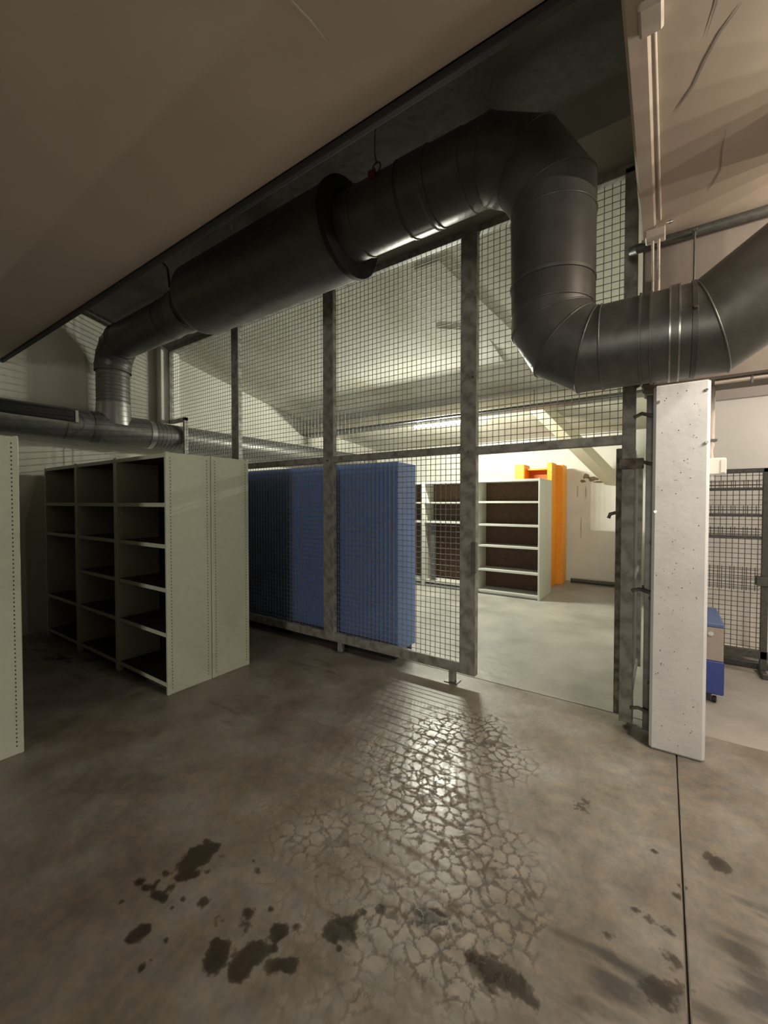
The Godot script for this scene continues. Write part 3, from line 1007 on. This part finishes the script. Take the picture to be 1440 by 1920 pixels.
# ---------------------------------------------------------------- caged store room
func build_back_room() -> void:
	var t := thing("blue_cabinet", Vector3(-3.3, 0, -3.58), "long blue steel cabinet standing behind the lower mesh", "cabinet")
	begin()
	box(Vector3(-5.3, .085, -3.765), Vector3(-2.16, 1.975, -3.40), .008)
	part("body", M.blue, t)
	begin()
	box(Vector3(-5.28, 0, -3.74), Vector3(-2.20, .086, -3.42), .003)
	part("plinth", M.black, t)
	var g := "brown backed grey shelving in the store"
	var lv := [.07, .435, .85, 1.21, 1.60, 1.96]
	var a := shelving("store_shelving", Vector3(-2.69, 0, -6.80), 1.06, .40, 1.965, lv, M.shelf_light, M.shelf_light, M.brown, "brown backed shelving bay beside the orange cupboard, seen through the doorway", g, false)
	var b := shelving("store_shelving", Vector3(-3.75, 0, -6.80), 1.06, .40, 1.965, [.12, 1.23, 1.585, 1.96], M.shelf_light, M.shelf_light, M.brown, "brown backed shelving bay seen through mesh right of the blue cabinet", g, false)
	copy(b, Vector3(-4.81, 0, -6.80), 0, "brown backed shelving bay mostly hidden behind the blue cabinet")
	copy(a, Vector3(-1.63, 0, -7.62), PI, "rear bay backing onto the brown shelving, only its grey edge in view")
	var sg := thing("steel_upright", Vector3(-3.5, 0, -6.9), "loose grey upright standing in the mesh-screened shelving bay", "upright")
	begin()
	box(Vector3(-3.62, .13, -6.95), Vector3(-3.55, 1.18, -6.88), .006)
	part("profile", M.galv, sg)
	begin()
	box(Vector3(-3.64, .122, -6.97), Vector3(-3.53, .132, -6.86), .002)
	part("foot_plate", M.galv, sg)

	var o := thing("orange_cupboard", Vector3(-1.9, 0, -8.25), "bright orange open-topped cupboard behind the brown shelves", "cupboard")
	bar(Vector3(-2.41, 0, -8.45), Vector3(-2.225, 2.31, -8.05), "side_panel", M.orange, o, .012)
	bar(Vector3(-2.23, 0, -8.45), Vector3(-1.80, 2.24, -8.40), "back_panel", M.orange_dark, o)
	bar(Vector3(-2.23, 2.20, -8.45), Vector3(-1.80, 2.235, -8.18), "top_panel", M.orange, o)
	bar(Vector3(-1.81, 0, -8.45), Vector3(-1.72, 2.32, -8.05), "side_panel", M.orange, o, .006)
	bar(Vector3(-1.735, 0.0, -8.40), Vector3(-1.715, 2.32, -8.02), "edge_strip", M.orange, o, .004)
	bar(Vector3(-1.78, 0, -8.78), Vector3(-1.60, 2.30, -8.43), "rear_panel", M.orange, o, .006)

	# sloping concrete brace, floor pipe and cable tray
	org = Vector3.ZERO
	begin()
	var A := Vector3(-.86, 2.05, -8.86)
	var B := Vector3(-1.72, 3.16, -6.95)
	var f := (B - A).normalized()
	var rt := Vector3.UP.cross(f).normalized()
	box(Vector3(-.13, -.09, -.15), Vector3(.13, .09, (B - A).length()), .012, Transform3D(Basis(rt, f.cross(rt), f), A))
	struct("trim", M.brace, "beige sloping concrete brace against the back wall above the doorway", "brace")
	org = Vector3.ZERO
	for b2 in [[-1.27, 2.10, .07, .06], [-1.16, 2.04, .10, .05], [-1.33, 2.0, .05, .035], [-1.0, 1.98, .16, .025], [-1.43, 1.80, .015, .12], [-1.28, 1.78, .02, .14], [-1.36, 1.05, .012, .25]]:
		begin()
		var cen := Vector3(b2[0], b2[1], -8.9485)
		var rim := []
		for k2 in 14:
			var r2 := rng.randf_range(.65, 1.15)
			rim.append(cen + Vector3(cos(TAU * k2 / 14) * b2[2] * r2, sin(TAU * k2 / 14) * b2[3] * r2, 0))
		for k2 in 14: tri(cen, rim[k2], rim[(k2 + 1) % 14], Vector3.BACK)
		part("mould_mark", M.mould if b2[3] < .07 else M.drip, get_node("wall_back"), "", "stuff")
	org = Vector3(-1.0, .05, -8.7)
	begin()
	tube([Vector3(-1.5, .05, -8.72), Vector3(-.1, .05, -8.72)], [.04, .04], 10)
	var p := part(numbered("floor_pipe"), M.steel_dark, self)
	p.position = org
	meta(p, "dark pipe lying along the foot of the stained back wall", "pipe")
	var tr := thing("cable_tray", Vector3(-3.2, 2.97, -6.28), "long narrow cable tray carrying the fluorescent tube across the store", "cable tray")
	begin()
	box(Vector3(-6.25, 2.965, -6.42), Vector3(-.07, 2.972, -6.14), .001)
	box(Vector3(-6.25, 2.965, -6.427), Vector3(-.07, 3.0, -6.42), .001)
	box(Vector3(-6.25, 2.965, -6.14), Vector3(-.07, 3.0, -6.133), .001)
	part("channel", M.galv, tr)
	for x2 in [-5.6, -4.4, -1.6, -.5]:
		begin()
		tube([Vector3(x2, 2.98, -6.28), Vector3(x2, ceil_y(-6.28), -6.28)], [.006, .006], 6)
		part("hanger_rod", M.galv, tr)
	# mould stains on the low wall: flat marks
	org = Vector3.ZERO

# ---------------------------------------------------------------- right-hand side
func build_right_side() -> void:
	# conduit under the right soffit
	var t := thing("conduit", Vector3(-.05, 3.2, -2.3), "pale conduit running under the right soffit to a junction box", "conduit")
	begin()
	tube([Vector3(-.052, 3.19, -1.2), Vector3(-.038, 3.19, -2.86)], [.0075, .0075], 10)
	part("pipe", M.pipe_beige, t)
	begin()
	box(Vector3(-.112, 3.125, -2.985), Vector3(-.012, 3.172, -2.89), .006)
	part("junction_box", M.pipe_beige, t)
	begin()
	box(Vector3(-.09, 3.15, -1.69), Vector3(-.02, 3.2, -1.58), .008)
	part("junction_box", M.pipe_beige, t)
	for x in [-.004, .008]:
		begin()
		tube([Vector3(x - .004, 3.17, -2.88), Vector3(x + .014, 3.17, -2.88)], [.009, .009], 8)
		part("gland", M.chrome, t)
	var d := thing("down_conduit", Vector3(-.06, 2.8, -3.08), "twin thin pipes dropping from the junction box behind the duct", "conduit")
	for x in [-.075, -.045]:
		begin()
		tube([Vector3(x, 3.125, -2.94), Vector3(x, 3.04, -2.99), Vector3(x, 2.95, -3.085), Vector3(x, 2.32, -3.085)], [.008, .008, .008, .008], 8)
		part("pipe", M.pipe_beige, d)
	var p := thing("dark_pipe", Vector3(2.5, 3.2, -3.04), "dark pipe along the top of the concrete beam at right", "pipe")
	begin()
	tube([Vector3(-.19, 3.20, -3.13), Vector3(-.15, 3.165, -3.06), Vector3(-.08, 3.160, -3.05), Vector3(6.0, 3.160, -3.05)], [.028, .028, .028, .028], 14)
	part("pipe", M.steel_dark, p)
	for x in [.9, 2.4, 3.9]:
		begin()
		box(Vector3(x, 3.125, -3.085), Vector3(x + .02, 3.199, -3.015), .004)
		part("clip", M.galv, p)
	var b := thing("beam_pipe", Vector3(1.5, 2.29, -3.12), "thin pinkish pipe under the concrete beam right of the column", "pipe")
	begin()
	tube([Vector3(.24, 2.285, -3.14), Vector3(6.0, 2.285, -3.14)], [.013, .013], 10)
	part("pipe", M.pipe_beige, b)
	for x in [.4, 1.6, 2.8]:
		begin()
		box(Vector3(x, 2.255, -3.155), Vector3(x + .012, 2.31, -3.125), .002)
		part("clip", M.galv, b)
	# vertical conduit with switch box on the right of the column
	var s := thing("switch_box", Vector3(.26, 1.8, -3.3), "white switch box below a thin conduit on the right edge of the column", "switch")
	begin()
	box(Vector3(.224, 1.745, -3.33), Vector3(.315, 1.85, -3.27), .008)
	part("box", M.plastic, s)
	begin()
	box(Vector3(.285, 1.755, -3.272), Vector3(.312, 1.84, -3.262), .003)
	part("rocker", M.plastic, s)
	begin()
	tube([Vector3(.245, 2.30, -3.3), Vector3(.245, 1.93, -3.3), Vector3(.238, 1.90, -3.3), Vector3(.242, 1.85, -3.3)], [.012, .012, .012, .012], 10)
	part("conduit", M.pipe_beige, s)
	begin()
	box(Vector3(.222, 1.955, -3.32), Vector3(.27, 1.97, -3.28), .003)
	part("clip", M.galv, s)
	begin()
	tube([Vector3(.25, 1.745, -3.3), Vector3(.25, 1.715, -3.3)], [.012, .010], 8)
	part("gland", M.plastic, s)

	# black mesh rack in front of the side-room wall
	var z := -5.0
	var m := thing("mesh_rack", Vector3(.5, 0, z), "black wire mesh panel with cross bars leaning before the side room wall", "mesh panel")
	bar(Vector3(.22, 1.845, z - .02), Vector3(.79, 1.885, z + .02), "rail", M.steel_dark, m)
	bar(Vector3(.22, .15, z - .02), Vector3(.79, .225, z + .02), "rail", M.steel_dark, m)
	bar(Vector3(.735, .05, z - .02), Vector3(.785, 1.885, z + .02), "post", M.steel_dark, m)
	bar(Vector3(.205, .05, z - .02), Vector3(.24, 1.885, z + .02), "post", M.steel_dark, m)
	for y in [1.70, 1.455, 1.255]:
		bar(Vector3(.24, y - .012, z - .016), Vector3(.735, y + .012, z + .016), "cross_bar", M.steel_dark, m)
	begin()
	mesh_rect(.24, .735, .225, 1.845, z - .004, .045, .003)
	part("wire_mesh", M.wire_dark, m, "", "stuff")
	for y in [1.74, 1.50, 1.30, .86]:
		var hh := .045 if y > 1 else .11
		begin()
		mesh_rect(.24, .735, y - hh, y + hh, z - .07, .03, .003)
		part("basket_mesh", M.wire_dark, m, "", "stuff")
	bar(Vector3(.70, .82, z - .06), Vector3(.80, .90, z + .05), "lock_case", M.steel_dark, m)
	for x in [.21, .74]:
		bar(Vector3(x, 0, z - .12), Vector3(x + .04, .05, z + .12), "foot", M.steel_dark, m)
	org = Vector3(.8, .03, -5.2)
	begin()
	box(Vector3(.25, .0, -5.22), Vector3(2.4, .06, -5.16), .006)
	var k := part(numbered("floor_rail"), M.steel_dark, self)
	k.position = org
	meta(k, "dark steel rail on the floor under the black mesh panel", "rail")
	var wp := thing("wrapped_pipe", Vector3(.6, .13, -5.28), "white wrapped pipe bundle low on the side room wall", "pipe")
	begin()
	tube([Vector3(.22, .13, -5.285), Vector3(.68, .12, -5.285), Vector3(.74, .11, -5.285)], [.045, .045, .03], 12)
	part("lagging", M.plastic, wp)
	begin()
	tube([Vector3(.74, .11, -5.285), Vector3(2.2, .09, -5.285)], [.03, .03], 10)
	part("pipe", M.paint, wp)

	# wheeled machine behind the column
	var c := thing("wheeled_machine", Vector3(.2, 0, -4.4), "small blue box on castors with a brown grey face behind the column", "machine")
	begin()
	box(Vector3(.08, .335, -4.70), Vector3(.395, .60, -4.08), .006)
	part("body", M.cart_face, c)
	begin()
	box(Vector3(.076, .60, -4.705), Vector3(.399, .63, -4.075), .006)
	part("lid", M.cart_top, c, "slate blue lid")
	begin()
	box(Vector3(.075, .075, -4.705), Vector3(.40, .335, -4.07), .008)
	part("base", M.cart_blue, c, "deep blue base")
	begin()
	tube([Vector3(.315, .55, -4.085), Vector3(.315, .55, -4.068)], [.018, .018], 14)
	part("knob", M.chrome, c)
	for q in [Vector3(.345, 0, -4.12), Vector3(.345, 0, -4.64), Vector3(.13, 0, -4.12), Vector3(.13, 0, -4.64)]:
		begin()
		box(q + Vector3(-.018, .05, -.02), q + Vector3(.018, .078, .02), .003)
		var f := part("castor", M.chrome, c)
		begin()
		tube([q + Vector3(-.011, .033, 0), q + Vector3(.011, .033, 0)], [.033, .033], 16)
		part("wheel", M.rubber, f)
